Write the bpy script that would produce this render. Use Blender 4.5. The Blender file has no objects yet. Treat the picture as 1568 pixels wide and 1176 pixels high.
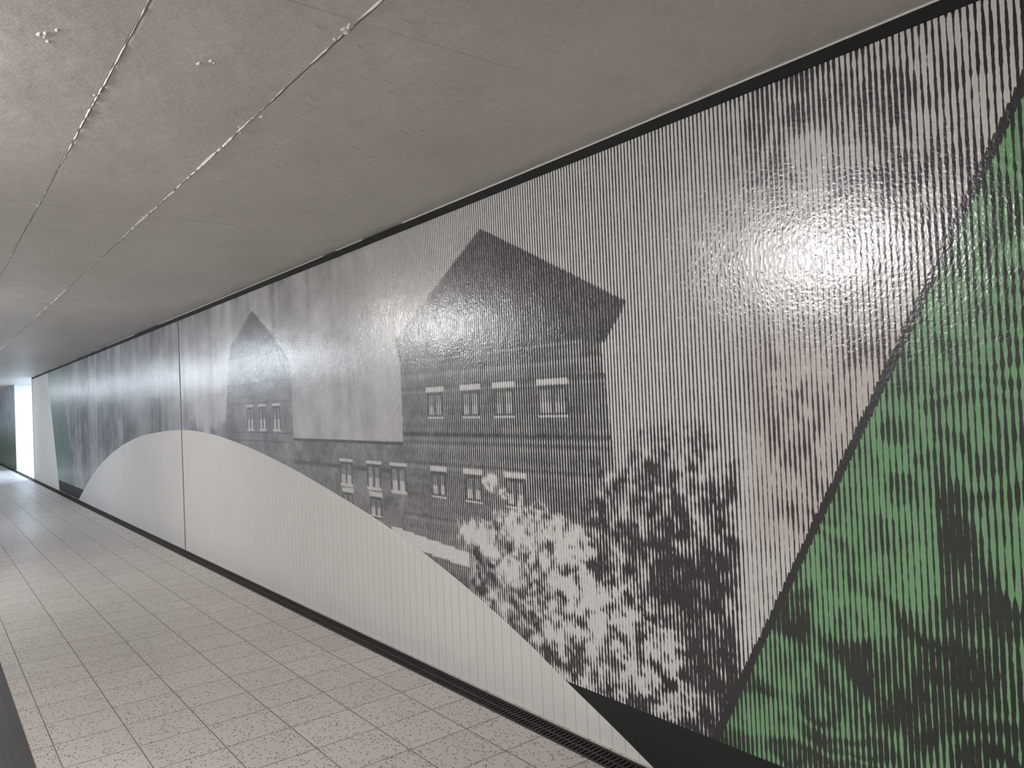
import bpy, bmesh, math, random
import numpy as np
from mathutils import Vector, Matrix
random.seed(4); rng=np.random.default_rng(7)
W=2.305; H=2.6; CAMH=1.5154
XL=-4.2; Y0=-6.0; Y1=40.0; OP0=22.8; OP1=27.4; XR=6.5
scene=bpy.context.scene
scene.view_settings.view_transform='Standard'

# ------------------------------------------------------------------ helpers
def new_obj(name,verts,faces,mat=None,smooth=False,parent=None):
    me=bpy.data.meshes.new(name); me.from_pydata(verts,[],faces); me.update()
    ob=bpy.data.objects.new(name,me); scene.collection.objects.link(ob)
    if mat: me.materials.append(mat)
    if smooth: me.polygons.foreach_set('use_smooth',[True]*len(me.polygons))
    if parent: ob.parent=parent
    return ob
def box_data(x0,x1,y0,y1,z0,z1,V,F):
    b=len(V)
    V+=[(x0,y0,z0),(x1,y0,z0),(x1,y1,z0),(x0,y1,z0),(x0,y0,z1),(x1,y0,z1),(x1,y1,z1),(x0,y1,z1)]
    F+=[(b,b+3,b+2,b+1),(b+4,b+5,b+6,b+7),(b,b+1,b+5,b+4),(b+1,b+2,b+6,b+5),(b+2,b+3,b+7,b+6),(b+3,b,b+4,b+7)]
def box(name,x0,x1,y0,y1,z0,z1,mat,parent=None):
    V=[];F=[];box_data(x0,x1,y0,y1,z0,z1,V,F); return new_obj(name,V,F,mat,parent=parent)
class NT:
    def __init__(s,name):
        s.m=bpy.data.materials.new(name); s.m.use_nodes=True; s.t=s.m.node_tree; s.t.nodes.clear()
        s.out=s.n('ShaderNodeOutputMaterial'); s.b=s.n('ShaderNodeBsdfPrincipled'); s.l(s.b.outputs[0],s.out.inputs[0])
    def n(s,k,**kw):
        x=s.t.nodes.new(k)
        for a,v in kw.items(): setattr(x,a,v)
        return x
    def l(s,a,b): s.t.links.new(a,b)
    def put(s,sock,v):
        if isinstance(v,bpy.types.NodeSocket): s.l(v,sock)
        else: sock.default_value=v
    def math(s,op,a,b=0.0,c=None,clamp=False):
        x=s.n('ShaderNodeMath',operation=op,use_clamp=clamp); s.put(x.inputs[0],a); s.put(x.inputs[1],b)
        if c is not None: s.put(x.inputs[2],c)
        return x.outputs[0]
    def mix(s,f,a,b):
        x=s.n('ShaderNodeMix',data_type='RGBA'); s.put(x.inputs[0],f); s.put(x.inputs[6],a); s.put(x.inputs[7],b); return x.outputs[2]
    def mixf(s,f,a,b):
        x=s.n('ShaderNodeMix',data_type='FLOAT'); s.put(x.inputs[0],f); s.put(x.inputs[2],a); s.put(x.inputs[3],b); return x.outputs[0]
    def pos(s):
        g=s.n('ShaderNodeNewGeometry'); return g.outputs['Position']
    def sep(s,v):
        x=s.n('ShaderNodeSeparateXYZ'); s.l(v,x.inputs[0]); return x.outputs
    def noise(s,vec,scale,detail=2,rough=.5,sc=None,col=False):
        if sc:
            m=s.n('ShaderNodeMapping'); s.l(vec,m.inputs[0]); m.inputs['Scale'].default_value=sc; vec=m.outputs[0]
        x=s.n('ShaderNodeTexNoise'); s.l(vec,x.inputs['Vector']); x.inputs['Scale'].default_value=scale
        x.inputs['Detail'].default_value=detail; x.inputs['Roughness'].default_value=rough
        return x.outputs['Color' if col else 'Fac']
    def smooth(s,v,a,b,lo=0.,hi=1.):
        x=s.n('ShaderNodeMapRange',interpolation_type='SMOOTHSTEP'); s.put(x.inputs[0],v); s.put(x.inputs[1],a); s.put(x.inputs[2],b)
        x.inputs[3].default_value=lo; x.inputs[4].default_value=hi; return x.outputs[0]
    def bump(s,h,dist,strength=1.0,prev=None):
        x=s.n('ShaderNodeBump'); s.put(x.inputs['Height'],h); x.inputs['Distance'].default_value=dist; x.inputs['Strength'].default_value=strength
        if prev: s.l(prev,x.inputs['Normal'])
        return x.outputs[0]
    def attr(s,name):
        return s.n('ShaderNodeAttribute',attribute_name=name).outputs
def simple(name,col,rough=.6,nscale=30,var=.12,bumpd=.001,metal=0.):
    t=NT(name); p=t.pos(); n=t.noise(p,nscale,2)
    c1=tuple(c*(1-var) for c in col)+(1,); c2=tuple(min(1,c*(1+var)) for c in col)+(1,)
    t.l(t.mix(n,c1,c2),t.b.inputs['Base Color']); t.b.inputs['Roughness'].default_value=rough; t.b.inputs['Metallic'].default_value=metal
    if bumpd: t.l(t.bump(n,bumpd),t.b.inputs['Normal'])
    return t.m

# ------------------------------------------------------------------ 2-D noise on the wall sheet
def vnoise(Y,Z,sy,sz,seed):
    r=np.random.default_rng(seed); g=r.random((256,256))
    a=Y/sy+37.3; b=Z/sz+11.7
    i=np.floor(a).astype(int); j=np.floor(b).astype(int); fa=a-i; fb=b-j
    fa=fa*fa*(3-2*fa); fb=fb*fb*(3-2*fb)
    q=lambda x,y:g[x%256,y%256]
    return (q(i,j)*(1-fa)+q(i+1,j)*fa)*(1-fb)+(q(i,j+1)*(1-fa)+q(i+1,j+1)*fa)*fb
def fbm(Y,Z,sy,sz,seed,o=4,gain=.55):
    t=0;a=1;s=0
    for k in range(o):
        t=t+a*vnoise(Y,Z,sy/2**k,sz/2**k,seed+k); s+=a; a*=gain
    return t/s
def poly(Y,Z,pts):
    ins=np.zeros(Y.shape,bool); n=len(pts)
    for k in range(n):
        (x1,y1),(x2,y2)=pts[k],pts[(k+1)%n]
        if y1==y2: continue
        c=((y1>Z)!=(y2>Z))&(Y<(x2-x1)*(Z-y1)/(y2-y1)+x1); ins^=c
    return ins
def sst(x,a,b):
    t=np.clip((x-a)/(b-a),0,1); return t*t*(3-2*t)
def blob(Y,Z,cy,cz,ry,rz,n=None):
    d=np.sqrt(((Y-cy)/ry)**2+((Z-cz)/rz)**2)
    if n is not None: d=d+(n-.5)*1.8
    return 1-sst(d,.65,1.05)

SW=[(0.0,-1.2),(1.4,-.35),(2.1,0.0),(2.33,0.10),(2.6,0.21),(2.92,0.345),(3.48,0.54),(4.19,0.735),(5.13,0.93),(5.86,1.06),(6.76,1.19),(7.9,1.30),(8.86,1.33),(9.88,1.30),(11.11,1.215),(12.42,1.03),(14.03,0.68),(15.0,0.38),(16.1,-0.02),(18,-.8),(50,-8)]
def swoosh(y):
    P=np.array(SW); xs=P[:,0]; zs=P[:,1]; d=np.diff(zs)/np.diff(xs); m=np.zeros(len(xs)); m[0]=d[0];m[-1]=d[-1]; m[1:-1]=(d[1:]+d[:-1])/2
    i=np.clip(np.searchsorted(xs,y)-1,0,len(xs)-2); h=xs[i+1]-xs[i]; t=np.clip((y-xs[i])/h,0,1)
    return (2*t**3-3*t**2+1)*zs[i]+(t**3-2*t**2+t)*h*m[i]+(-2*t**3+3*t**2)*zs[i+1]+(t**3-t**2)*h*m[i+1]

def tones(Y,Z):
    """darkness of the printed photograph, on the wall sheet"""
    n1=fbm(Y,Z,.9,.6,10); n2=fbm(Y,Z,.12,.10,30,5,.7); n3=fbm(Y,Z,.35,.3,50,4); n4=fbm(Y,Z,.045,.045,70,2,.8)
    drip=fbm(Y,Z,.16,2.4,90,3)
    wx=Y+.25*(n3-.5); wz=Z+.35*(fbm(Y,Z,.3,.4,120,3)-.5); sm=fbm(wx,wz,.30,.22,140,2)
    swirl=np.sin(sm*34)
    D=.37+.08*(n1-.5)
    cl=sst(Y,3.9,4.9); D=D*(1-cl)+cl*(.42+.45*(drip-.5)+.50*(n3-.5)+.35*(n1-.5)+.15*(n2-.5))
    D+=.18*sst(Y,8.9,9.3)+.2*(drip-.5)*sst(Y,8.9,9.3)
    D+=.14*sst(Z,1.8,2.4)*sst(Y,4,6)*drip
    m=sst(1.42+.5*(n3-.5)-Z,0,.12)*sst(Y,7.1,7.4)*(1-sst(Y,8.4,8.8)); D=D*(1-m)+m*(.66+.4*(n2-.5))
    # low building between the two gables
    m=poly(Y,Z,[(5.75,1.27),(4.0,1.285),(4.0,.3),(5.9,.3)]); D=np.where(m,.73+.40*(n2-.5)+.2*(n3-.5),D)
    m=(Y>4)&(Y<5.75)&(abs(Z-1.275)<.014); D=np.where(m,.97,D)
    m=(Y>4)&(Y<5.75)&(abs(Z-1.10)<.012); D=np.where(m,.88,D)
    # building A
    A=[(6.55,2.39),(7.15,2.12),(7.22,1.98),(7.38,1.33),(7.4,.9),(5.71,.9),(5.70,1.86),(6.04,2.12)]
    m=poly(Y,Z,A); D=np.where(m,.71+.3*(n2-.5)+.2*(n3-.5),D)
    m=poly(Y,Z,[(6.55,2.39),(7.22,2.0),(5.85,1.98)]); D=np.where(m,.84+.2*(n2-.5),D)
    for c in (1.75,1.58,1.32,1.25): m=(Y>5.72)&(Y<7.3)&(abs(Z-c)<.010); D=np.where(m,np.maximum(D,.85+.3*(n2-.5)),D)
    def win(y,z,w,h,D,v=.30):
        f=(abs(Y-y)<w/2+.02)&(abs(Z-z)<h/2+.02); D=np.where(f,.90,D)
        f=(abs(Y-y)<w/2)&(Z<z-h*.0)&(Z>z-h/2); D=np.where(f,v+.5*(n2-.5),D)
        f=(abs(Y-y)<w/2)&(Z<z+h/2)&(Z>=z); D=np.where(f,.66+.5*(n2-.5),D)
        f=(abs(Y-y)<.012)&(abs(Z-z)<h/2); D=np.where(f,.85,D)
        f=(abs(Y-y)<w/2+.03)&(abs(Z-(z+h/2+.03))<.012); D=np.where(f,.2,D)
        f=(abs(Y-y)<w/2+.02)&(abs(Z-(z-h/2-.01))<.008); D=np.where(f,.2,D); return D
    for y in (6.67,6.37,6.05): D=win(y,1.44,.12,.17,D,.15)
    # building B
    body=[(4.01,1.81),(2.30,1.80),(2.24,1.25),(2.3,.4),(4.0,.4)]
    m=poly(Y,Z,body)
    D=np.where(m,.74+.30*(n2-.5)+.16*(n3-.5)+.02*np.sign(np.sin(Z*2*math.pi/.06))+.10*sst(Z,1.62,1.80),D)
    for c,w,v in ((1.785,.014,.93),(1.70,.008,.86),(1.605,.010,.86),(1.335,.012,.92),(1.29,.008,.86),(1.17,.008,.85),(.86,.010,.85)):
        D=np.where(m&(abs(Z-c)<w),v+.25*(n2-.5),D); D=np.where(m&(abs(Z-c+.026)<.008),.66+.3*(n2-.5),D)
    for y in (3.63,3.28,2.99,2.62): D=win(y,1.50,.13 if y!=2.62 else .17,.12,D,.48)
    for y in (3.62,3.28,2.92): D=win(y,1.05,.12,.12,D)
    for y in (4.80,4.40,4.08): D=win(y,1.05,.15,.13,D)
    for y in (4.78,4.38): D=win(y,.86,.12,.1,D)
    roof=[(3.13,2.41),(2.13,1.90),(2.27,1.74),(2.6,1.79),(4.01,1.77),(4.06,1.91)]
    m=poly(Y,Z,roof); D=np.where(m,.89+.14*(n1-.5)+.08*(n2-.5),D)
    m=poly(Y,Z,[(4.2,.76),(3.34,.70),(3.34,.62),(4.1,.66)]); D=np.where(m,.08,D)
    # foliage
    leaf=1.3*(n2-.5)+1.3*(n4-.5)
    edge=.16*(n3-.5)+.14*(n2-.5)
    fol=sst(1.36+edge*1.6-.12*np.abs(Y-1.9)-Z,0,.14)*sst(2.45+edge*2+.35*(1-Z)-Y,0,.10)*sst(Y-(1.62+edge*.5+.1*(1-Z)*.8),-.02,.04)
    D=D*(1-fol)+fol*np.clip(.68+.12*sst(1.1-Z,0,.3)+leaf*.95+.5*(n3-.5),.15,1.0)
    low=sst(.80+edge-Z,0,.08)*sst(3.4-Y+edge,0,.1)*sst(Y,2.2,2.35); D=D*(1-low)+low*np.clip(.70+leaf*1.1,.12,1)
    core=blob(Y,Z,1.84,.60,.17,.42,n3); D=D*(1-core)+core*(.90+leaf*.7)
    for cy,cz,ry,rz in ((3.1,.80,.28,.13),(2.78,.86,.26,.15),(2.55,.84,.16,.11),(3.14,1.09,.08,.06),(3.02,1.04,.06,.04),(2.42,.66,.20,.10),(2.25,.56,.22,.16),(2.08,.42,.16,.16),(2.62,.45,.24,.14),(2.3,.34,.35,.12),(1.98,.30,.12,.08),(2.9,.7,.3,.1),(2.5,.56,.2,.1)):
        b=blob(Y,Z,cy,cz,ry,rz,n2)*.92; D=D*(1-b)+b*np.clip(.20+leaf*1.6,.04,.9)
    lc=sst(Y,1.36,1.46)*(1-sst(Y,1.60,1.66)); lc*=sst(1.45-Z,0,.1); D=D*(1-lc)+lc*(.22+.1*(n2-.5))
    # half figure beside the diagonal
    m=sst(1.56+.3*(n3-.5)-Y,0,.08)*sst(Z,1.0,1.1)*(1-sst(Z,1.55,1.75)); D=D*(1-m)+m*np.clip(.40+.14*swirl+.7*(n3-.5)+.8*(n2-.5),.15,.85)
    # upper portrait
    m=sst(1.60+.3*(n3-.5)-Y,0,.12)*sst(Z,1.75,2.0); D=D*(1-m)+m*np.clip(.43+.08*swirl+.9*(n3-.5)+.5*(n2-.5),.18,.85)
    for cy,cz,ry,rz,v in ((1.30,2.43,.14,.06,.70),(1.06,2.38,.12,.10,.74),(1.42,2.20,.05,.28,.62),(1.29,2.27,.05,.12,.20),(1.14,2.14,.12,.05,.64),(1.3,2.08,.1,.03,.56)):
        b=blob(Y,Z,cy,cz,ry,rz,n3)*.8; D=D*(1-b)+b*v
    # green portrait part
    diag=(.69+(2.29-Z)*.529)-Y
    g=diag>0
    G=.46+.17*swirl+.5*(n3-.5)+.25*(n2-.5)
    hair=sst(1.24-.25*sst(Y,.9,.75)+.22*(n3-.5)-Z,0,.1)*sst(1.0+.1*(n3-.5)-Y,0,.05); G=G*(1-hair)+hair*(1.0+.6*(n2-.5))
    lowd=sst(.90+.25*(n3-.5)-Z,0,.15); G=G*(1-lowd)+lowd*np.clip(.82+.22*swirl+.9*(n3-.5)+.4*(n2-.5),.2,1.)
    for cy,cz in ((1.06,1.37),(1.06,1.20)):
        d=np.sqrt(((Y-cy)/.085)**2+((Z-cz)/.075)**2)+.5*(n2-.5)+.6*(n3-.5); f=1-sst(abs(d-1),.15,.38); G=G*(1-f)+.20*f; f=1-sst(d,.45,.75); G=G*(1-f)+.62*f
    for cy,cz,ry,rz,v in ((1.5,.58,.12,.12,.2),(1.25,.78,.16,.10,.22),(1.12,.93,.1,.07,.25),(1.55,.38,.10,.06,.3),(.98,1.55,.08,.12,.3),(.86,1.6,.1,.3,.40),(.9,2.0,.1,.2,.45),(1.2,1.15,.06,.16,.25)):
        b=blob(Y,Z,cy,cz,ry,rz,n3)*.8; G=G*(1-b)+b*(v+.1*swirl+.5*(n2-.5))
    G=np.maximum(G,.30)
    D=np.where(g,G,D)
    f=(Y-(17.9-(2.6-Z)*.62)); D=np.where(f>0,.5+.3*(n1-.5),D)
    D+=.06*(n4-.5)
    wob=np.clip(.25+sst(1.7-Y,0,.3)*.75,0,1)*np.where(Y<2.6,1,.4)
    red=(.28*sst(1.62-Y,0,.1)*sst(Z,.9,1.05)*(1-sst(Z,1.6,1.8))+.06*sst(1.7-Y,0,.2))*(1-g)
    return np.clip(D,0,1.05),wob,red

def mural_wall(name,ys,zs,mat,fn):
    Yg,Zg=np.meshgrid(ys,zs,indexing='ij'); ny,nz=Yg.shape
    V=np.stack([np.full(Yg.shape,W),Yg,Zg],-1).reshape(-1,3)
    idx=np.arange(ny*nz).reshape(ny,nz)
    F=np.stack([idx[:-1,:-1],idx[:-1,1:],idx[1:,1:],idx[1:,:-1]],-1).reshape(-1,4)
    me=bpy.data.meshes.new(name); me.vertices.add(len(V)); me.vertices.foreach_set('co',V.ravel().astype('f4'))
    me.loops.add(F.size); me.loops.foreach_set('vertex_index',F.ravel().astype('i4'))
    me.polygons.add(len(F)); me.polygons.foreach_set('loop_start',(np.arange(len(F))*4).astype('i4'))
    me.update(calc_edges=True); me.validate()
    for k,a in fn(Yg,Zg).items():
        at=me.attributes.new(k,'FLOAT','POINT'); at.data.foreach_set('value',a.ravel().astype('f4'))
    me.materials.append(mat); ob=bpy.data.objects.new(name,me); scene.collection.objects.link(ob); return ob

# ------------------------------------------------------------------ mural material
def mural_material():
    t=NT('striped_mural_paint'); P=t.pos(); s=t.sep(P); y,z=s[1],s[2]
    D=t.attr('tone')[2]; wob=t.attr('wobble')[2]; sw=t.attr('swoosh')[2]; red=t.attr('red')[2]
    nz=t.math('SUBTRACT',t.noise(P,1.0,2,.6,sc=(1,28,12)),.5)
    nf=t.math('SUBTRACT',t.noise(P,1.0,1,.6,sc=(1,90,60)),.5)
    PITCH=.0185
    yy=t.math('ADD',y,t.math('MULTIPLY',t.math('MULTIPLY',nz,wob),.003))
    u=t.math('FRACT',t.math('DIVIDE',t.math('ADD',yy,50.),PITCH))
    tri=t.math('MULTIPLY',t.math('ABSOLUTE',t.math('SUBTRACT',u,.5)),2.)
    Dn=t.math('ADD',D,t.math('ADD',t.math('MULTIPLY',t.math('MULTIPLY',nz,wob),1.0),t.math('MULTIPLY',nf,.3)))
    soft=t.smooth(y,3.2,7.5,.05,.5)
    dk=t.smooth(t.math('SUBTRACT',Dn,tri),t.math('MULTIPLY',soft,-1.),soft)
    dk=t.mixf(t.smooth(y,3.4,6.5,0.,.93),dk,t.smooth(Dn,.1,1.0))
    big=t.noise(P,2.2,3,.6)
    light=t.mix(big,(.71,.695,.68,1),(.81,.795,.78,1))
    light=t.mix(red,light,(.50,.33,.31,1))
    ink=t.mix(red,(.010,.010,.010,1),(.05,.018,.018,1))
    haze=t.smooth(y,3.,11.)  # grey-blue gloss of the obliquely seen far wall, painted into ink and light colours
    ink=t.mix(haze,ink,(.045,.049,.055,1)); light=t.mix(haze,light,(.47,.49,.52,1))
    diag=t.math('SUBTRACT',t.math('SUBTRACT',1.9014,t.math('MULTIPLY',z,.529)),y)
    g=t.smooth(diag,-.001,.001)
    f2=t.math('ADD',y,t.math('SUBTRACT',t.math('MULTIPLY',t.math('SUBTRACT',2.6,z),.62),17.9))
    g2=t.smooth(f2,-.01,.01)
    light=t.mix(g,light,(.185,.405,.195,1)); ink=t.mix(g,ink,(.006,.012,.007,1))
    light=t.mix(g2,light,(.18,.26,.24,1)); ink=t.mix(g2,ink,(.04,.06,.06,1))
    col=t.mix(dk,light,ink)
    ln=t.math('ABSOLUTE',t.math('ADD',diag,t.math('MULTIPLY',nz,.012)))
    lw=t.smooth(t.math('SUBTRACT',t.math('ADD',.014,t.math('MULTIPLY',t.math('SUBTRACT',tri,.5),.010)),ln),-.001,.001)
    col=t.mix(lw,col,(.008,.008,.009,1))
    pl=t.smooth(t.math('SUBTRACT',.215,z),-.001,.001)
    col=t.mix(pl,col,(.022,.023,.023,1))
    f3=t.math('ADD',y,t.math('SUBTRACT',t.math('MULTIPLY',t.math('SUBTRACT',2.6,z),.54),19.9))
    w1=t.smooth(sw,-.002,.002); w2=t.smooth(f3,-.004,.004); w=t.math('MAXIMUM',w1,w2)
    GP=.076
    gu=t.math('FRACT',t.math('DIVIDE',t.math('ADD',y,50.),GP)); gt=t.math('MULTIPLY',t.math('ABSOLUTE',t.math('SUBTRACT',gu,.5)),2.)
    gl=t.smooth(gt,.10,.0)
    wc=t.mix(big,(.68,.67,.645,1),(.76,.75,.725,1))
    wc=t.mix(t.math('MULTIPLY',gl,.5),wc,(.33,.32,.31,1))
    col=t.mix(w,col,wc)
    t.l(col,t.b.inputs['Base Color'])
    matt=t.math('MAXIMUM',w,pl)
    t.l(t.mixf(matt,.45,.6),t.b.inputs['Roughness']); t.b.inputs['IOR'].default_value=1.33
    cw=t.smooth(y,4.5,13.,1.,.4)
    t.l(t.mixf(matt,cw,.0),t.b.inputs['Coat Weight']); t.b.inputs['Coat IOR'].default_value=1.7
    t.l(t.smooth(nf,-.3,.3,.17,.27),t.b.inputs['Coat Roughness'])
    rib=t.math('MULTIPLY',t.math('COSINE',t.math('MULTIPLY',y,2*math.pi/PITCH)),.5)
    hgt=t.mixf(w,t.math('MULTIPLY',rib,.0002),t.math('MULTIPLY',gl,-.0018))
    pe=t.noise(P,1.0,1,.6,sc=(1,100,80))
    hgt=t.math('ADD',hgt,t.math('MULTIPLY',pe,.0010))
    hgt=t.math('ADD',hgt,t.math('MULTIPLY',big,.006))
    nn=t.bump(hgt,1.0)
    t.l(nn,t.b.inputs['Normal']); t.l(nn,t.b.inputs['Coat Normal']); return t.m
MUR=mural_material()
def seg(a,b,st): return np.arange(a,b-1e-6,st)
ys=np.concatenate([seg(Y0,.2,.2),seg(.2,2.8,.008),seg(2.8,5,.010),seg(5,9.2,.02),seg(9.2,OP0,.06),[OP0]])
zs=np.concatenate([seg(0,H,.01),[H]])
def fn(Y,Z):
    D,w,r=tones(Y,Z); return dict(tone=D,wobble=w,red=r,swoosh=swoosh(Y)-Z)
mural_wall('wall_right',ys,zs,MUR,fn)

def far_mat():
    t=NT('far_mural_paint'); P=t.pos(); s=t.sep(P)
    n=t.noise(P,1.0,4,.6,sc=(1,.9,2.)); v=t.smooth(t.math('ADD',s[2],t.math('MULTIPLY',t.math('SUBTRACT',n,.5),2.)),.7,1.6)
    c=t.mix(v,(.09,.15,.09,1),(.40,.45,.50,1)); c=t.mix(t.smooth(n,.5,.65,0,.6),c,(.08,.10,.10,1))
    t.l(c,t.b.inputs['Base Color']); t.b.inputs['Roughness'].default_value=.28
    t.l(t.bump(n,.003),t.b.inputs['Normal']); return t.m
new_obj('wall_right_far',[(W,OP1,0),(W,OP1,H),(W,Y1,H),(W,Y1,0)],[(0,1,2,3)],far_mat())
white=simple('painted_white_wall',(.78,.78,.77),.55,12,.05,.002)
new_obj('wall_side_passage',[(W,OP0,0),(XR,OP0,0),(XR,OP0,H),(W,OP0,H), (W,OP1,0),(XR,OP1,0),(XR,OP1,H),(W,OP1,H)],
        [(3,2,1,0),(4,5,6,7),(1,2,6,5)],white)
grey=simple('painted_light_wall',(.66,.66,.655),.5,6,.06,.0)
new_obj('wall_left',[(XL,Y0,0),(XL,Y1,0),(XL,Y1,H),(XL,Y0,H)],[(0,1,2,3)],grey)
new_obj('wall_back',[(XL,Y0,0),(XL,Y0,H),(W,Y0,H),(W,Y0,0)],[(0,1,2,3)],grey)
new_obj('wall_end',[(XL,Y1,0),(W,Y1,0),(W,Y1,H),(XL,Y1,H)],[(0,1,2,3)],grey)

# ------------------------------------------------------------------ ceiling
def ceil_mat():
    t=NT('painted_concrete_ceiling'); P=t.pos(); s=t.sep(P)
    n=t.noise(P,1.3,4,.6); m=t.noise(P,60,2,.7); st=t.noise(P,7,3,.7)
    c=t.mix(n,(.56,.53,.495,1),(.78,.745,.70,1)); c=t.mix(t.smooth(m,.35,.75,0,.35),c,(.46,.435,.405,1))
    c=t.mix(t.smooth(st,.55,.75,0,.25),c,(.44,.42,.39,1))
    w=t.math('MULTIPLY',t.math('SUBTRACT',t.noise(P,5,2,.7),.5),.010)
    def line(v,p,off,hw):
        a=t.math('FRACT',t.math('ADD',t.math('DIVIDE',t.math('ADD',t.math('SUBTRACT',v,off),w),p),100.5))
        return t.smooth(t.math('MULTIPLY',t.math('ABSOLUTE',t.math('SUBTRACT',a,.5)),p),hw,0.)
    lx=line(s[0],.5,0.,.008); ly=line(s[1],2.515,1.89,.006)
    lim=t.smooth(s[0],1.3,1.1); lim2=t.math('MULTIPLY',t.smooth(s[0],2.1,1.3),t.smooth(s[1],2.,4.,.35,1.))
    lines=t.math('MAXIMUM',t.math('MULTIPLY',lx,lim),t.math('MULTIPLY',ly,t.math('MULTIPLY',lim2,.7)))
    c=t.mix(t.math('MULTIPLY',lines,.75),c,(.13,.12,.11,1))
    t.l(c,t.b.inputs['Base Color']); t.b.inputs['Roughness'].default_value=.42
    h=t.math('ADD',t.math('MULTIPLY',m,.0010),t.math('ADD',t.math('MULTIPLY',n,.025),t.math('MULTIPLY',lines,-.004)))
    t.l(t.bump(h,1.0),t.b.inputs['Normal']); return t.m
CM=ceil_mat()
new_obj('ceiling',[(XL,Y0,H),(XL,Y1,H),(XR,Y1,H),(XR,Y0,H)],[(0,1,2,3)],CM)
V=[];F=[]
lite=simple('ceiling_fin_paint',(.74,.71,.67),.45,40,.15,.0)
def fin(p0,p1,w0,h0,br=.25):
    p0=Vector(p0);p1=Vector(p1);L=(p1-p0).length;d=(p1-p0)/L;q=Vector((-d.y,d.x,0));n=int(L/.03)
    prev=None;off=0;ph=random.random()*6
    for i in range(n+1):
        off=off*.85+random.uniform(-1,1)*.0012
        c=p0+d*(L*i/n)+q*(off+.004)
        a=.45+.35*math.sin(i*.13+ph)+.3*math.sin(i*.041+2*ph)+random.uniform(-.45,.45)
        if random.random()<br: a=0
        a=max(0,a); w=w0*(.3+.7*a) if a>0 else 0.0003;h=h0*a+.0002
        b=len(V); V.extend([tuple(c-q*w)[:2]+(H,),tuple(c)[:2]+(H-h,),tuple(c+q*w)[:2]+(H,)])
        if prev is not None: F.extend([(prev,b,b+1,prev+1),(prev+1,b+1,b+2,prev+2)])
        prev=b
for x,w,h in ((1.0,.005,.006),(.5,.003,.003),(0.,.004,.004),(-.5,.003,.003)): fin((x,.3,0),(x,30,0),w,h)
for k in range(1,10): fin((-1,1.89+2.515*k,0),(1.6,1.89+2.515*k,0),.0025,.002,.5)
for cx,cy,n,sp in ((1.0,1.93,9,.03),(1.0,2.85,10,.09),(1.0,3.3,10,.12),(1.0,4.47,8,.04),(.31,2.44,6,.025),(.70,2.40,2,.015),(.73,2.36,2,.012),(1.0,5.8,7,.05),(.5,2.83,3,.02),(.5,4.4,4,.03)):
    for i in range(n):
        x=cx+random.gauss(0,.012 if n>3 else .006);y=cy+random.gauss(0,sp);r=random.uniform(.004,.010);b=len(V);m=8
        V.append((x,y,H-r*.6))
        for k in range(m): a=2*math.pi*k/m; V.append((x+r*random.uniform(.6,1.3)*math.cos(a),y+1.8*r*random.uniform(.6,1.3)*math.sin(a),H))
        for k in range(m): F.append((b,b+1+k,b+1+(k+1)%m))
new_obj('ceiling_joint_fins',V,F,lite,smooth=False)
V=[];F=[]
for i in range(80):
    x=random.uniform(.9,1.9);y=random.uniform(1.6,3.6);L=random.uniform(.008,.04);r=random.uniform(.0015,.004);a0=random.gauss(.45,.15)
    d=Vector((math.cos(a0),math.sin(a0),0));q=Vector((-d.y,d.x,0));c=Vector((x,y,H));b=len(V)
    V.extend([tuple(c-d*L),tuple(c+q*r),tuple(c+d*L),tuple(c-q*r),(c.x,c.y,H-r*.9)])
    F.extend([(b,b+1,b+4),(b+1,b+2,b+4),(b+2,b+3,b+4),(b+3,b,b+4)])
new_obj('ceiling_scuff_marks',V,F,lite)

# ------------------------------------------------------------------ floor
def floor_mat():
    t=NT('terrazzo_tile_floor'); P=t.pos(); s=t.sep(P)
    n=t.noise(P,1.2,3,.6)
    c=t.mix(n,(.52,.48,.445,1),(.61,.57,.535,1))
    T=.3
    fx=t.math('DIVIDE',t.math('SUBTRACT',s[0],.16),T); fy=t.math('DIVIDE',t.math('SUBTRACT',s[1],.23),T)
    cb=t.n('ShaderNodeCombineXYZ'); t.l(t.math('FLOOR',fx),cb.inputs[0]); t.l(t.math('FLOOR',fy),cb.inputs[1])
    wn=t.n('ShaderNodeTexWhiteNoise'); t.l(cb.outputs[0],wn.inputs[0])
    c=t.mix(t.math('MULTIPLY',wn.outputs[0],.3),c,(.42,.385,.355,1))
    v=t.n('ShaderNodeTexVoronoi'); t.l(P,v.inputs['Vector']); v.inputs['Scale'].default_value=80
    vs=t.n('ShaderNodeSeparateColor'); t.l(v.outputs['Color'],vs.inputs[0])
    chip=t.math('MULTIPLY',t.smooth(v.outputs['Distance'],.44,.28),t.math('GREATER_THAN',vs.outputs[0],.60))
    c=t.mix(t.math('MULTIPLY',chip,.95),c,(.09,.07,.055,1))
    def j(f):
        a=t.math('ABSOLUTE',t.math('SUBTRACT',t.math('FRACT',t.math('ADD',f,100.5)),.5)); return t.smooth(a,.013,.007)
    jt=t.math('MAXIMUM',j(fx),j(fy))
    c=t.mix(t.math('MULTIPLY',jt,.8),c,(.16,.145,.13,1))
    t.l(c,t.b.inputs['Base Color'])
    t.l(t.mixf(jt,t.smooth(n,.3,.7,.30,.38),.8),t.b.inputs['Roughness'])
    t.l(t.bump(t.math('MULTIPLY',jt,-.0015),1.),t.b.inputs['Normal']); return t.m
FM=floor_mat()
GX0,GX1=2.165,2.285
V=[];F=[]
def q(a,b,c,d,z=0):
    k=len(V); V.extend([(a,c,z),(b,c,z),(b,d,z),(a,d,z)]); F.append((k,k+1,k+2,k+3))
q(XL,GX0,Y0,Y1); q(GX0,GX1,Y0,Y1,-.06); q(GX1,XR,Y0,Y1)
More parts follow.
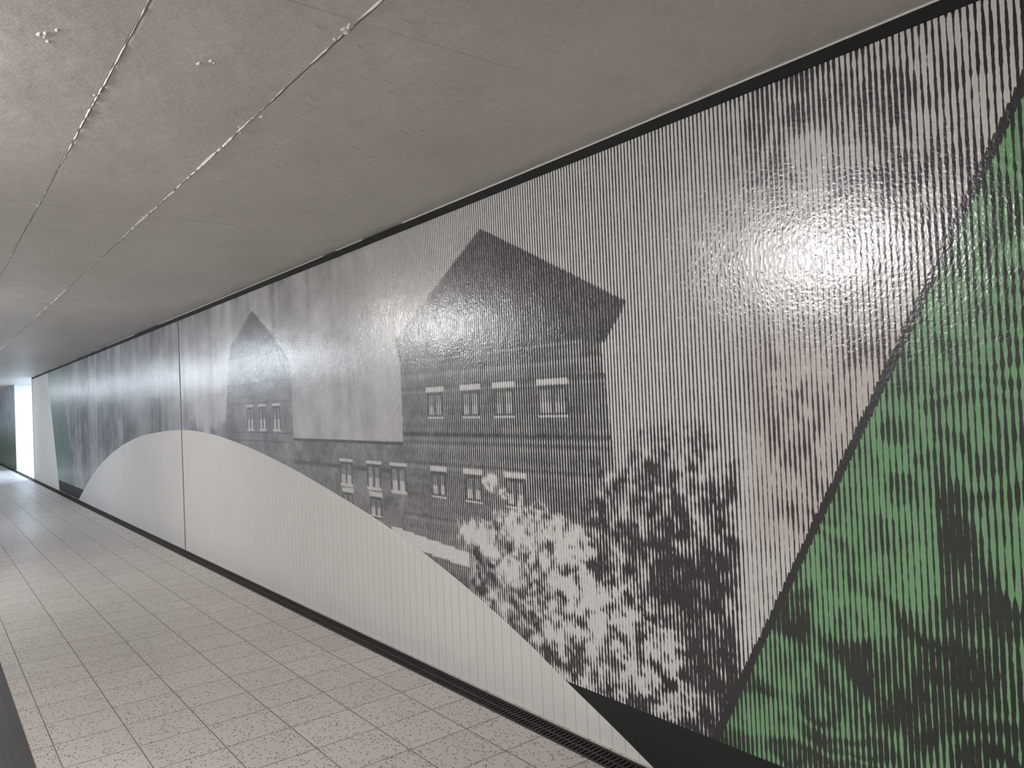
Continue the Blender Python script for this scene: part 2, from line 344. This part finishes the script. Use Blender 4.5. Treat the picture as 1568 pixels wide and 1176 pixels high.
k=len(V); V.extend([(GX0,Y0,0),(GX0,Y1,0),(GX0,Y1,-.06),(GX0,Y0,-.06),(GX1,Y0,0),(GX1,Y1,0),(GX1,Y1,-.06),(GX1,Y0,-.06)]); F.extend([(k,k+1,k+2,k+3),(k+7,k+6,k+5,k+4)])
new_obj('floor',V,F,FM)
steel=simple('drain_steel',(.035,.031,.028),.55,60,.3,0,.2)
V=[];F=[]
box_data(GX0,GX0+.012,Y0,Y1,-.055,.002,V,F); box_data(GX1-.012,GX1,Y0,Y1,-.055,.002,V,F); box_data(GX0+.054,GX0+.066,.2,Y1,-.03,-.002,V,F)
y=1.0
while y<28:
    st=.025 if y<8 else .06
    box_data(GX0+.012,GX1-.012,y,y+st*.42,-.03,-.001,V,F); y+=st
new_obj('floor_drain_grating',V,F,steel)
gm=simple('guidance_strip_stone',(.030,.028,.027),.5,50,.25,0)
V=[];F=[]
box_data(.07,.37,Y0,Y1,-.01,.003,V,F)
for i in range(8): box_data(.085+i*.036,.103+i*.036,Y0,Y1,.003,.007,V,F)
new_obj('tactile_guidance_strip',V,F,gm)

# ------------------------------------------------------------------ trim on the wall
blk=simple('black_trim',(.008,.008,.008),.8,30,.2,0)
box('trim_1',W-.010,W,Y0,OP0,H-.046,H-.004,blk)
V=[];F=[];y=.2
while y<OP0:
    L=random.uniform(.15,.7)
    if random.random()<.7: box_data(W-.0115-random.uniform(0,.002),W,y,min(OP0,y+L),H-.006,H,V,F)
    y+=L
new_obj('trim_2',V,F,simple('sealant',(.7,.69,.67),.6))
V=[];F=[]
box_data(W-.003,W+.002,8.90,8.922,0,H-.045,V,F)
new_obj('wall_expansion_joint',V,F,simple('joint_sealant',(.12,.12,.12),.6))
box('trim_3',W-.014,W,OP0-.03,OP0,0,H,white)

# ------------------------------------------------------------------ lamps
def emis(name,col,st):
    t=NT(name); e=t.b; e.inputs['Base Color'].default_value=(.8,.8,.8,1); e.inputs['Emission Color'].default_value=col; e.inputs['Emission Strength'].default_value=st; return t.m
EM=emis('lamp_diffuser',(1,.99,.985,1),108)
EM2=emis('lamp_diffuser_cool',(.80,.89,1,1),108)
hs=simple('lamp_housing',(.6,.6,.6),.4)
LX=-.75
for k in range(-1,7):
    yc=2.90+5.2*k
    e=bpy.data.objects.new('ceiling_lamp',None); scene.collection.objects.link(e); e.location=(LX,yc,H)
    V=[];F=[]
    for yy in (-.3,.3): box_data(-.008,.008,yy-.008,yy+.008,-.09,0,V,F)
    box_data(-.02,.02,-.42,.42,-.09,-.075,V,F)
    new_obj('housing',V,F,hs,parent=e)
    d=box('diffuser',-.07,.07,-.45,.45,-.16,-.09,EM if k<2 else EM2,e)
EC=emis('cool_lamp_diffuser',(.58,.77,1,1),110)
for yy in (24.1,26.1):
    e=bpy.data.objects.new('ceiling_lamp',None); scene.collection.objects.link(e); e.location=(3.6,yy,H)
    box('housing',-.7,.7,-.16,.16,-.05,0,hs,e); box('diffuser',-.66,.66,-.14,.14,-.08,-.05,EC,e)

w=bpy.data.worlds.new('world'); scene.world=w; w.use_nodes=True
w.node_tree.nodes['Background'].inputs[0].default_value=(.6,.65,.7,1); w.node_tree.nodes['Background'].inputs[1].default_value=.1

# ------------------------------------------------------------------ camera
M=Matrix(((0.784409, 0.020476, -0.619907),(-0.618804, -0.042253, -0.784409),(-0.042255, 0.998897, -0.020473)))
cd=bpy.data.cameras.new('camera'); cam=bpy.data.objects.new('camera',cd); scene.collection.objects.link(cam)
cam.matrix_world=Matrix.Translation((0,0,CAMH))@M.to_4x4()
cd.sensor_width=36; cd.lens=1151/1568*36; cd.clip_start=.05
scene.camera=cam
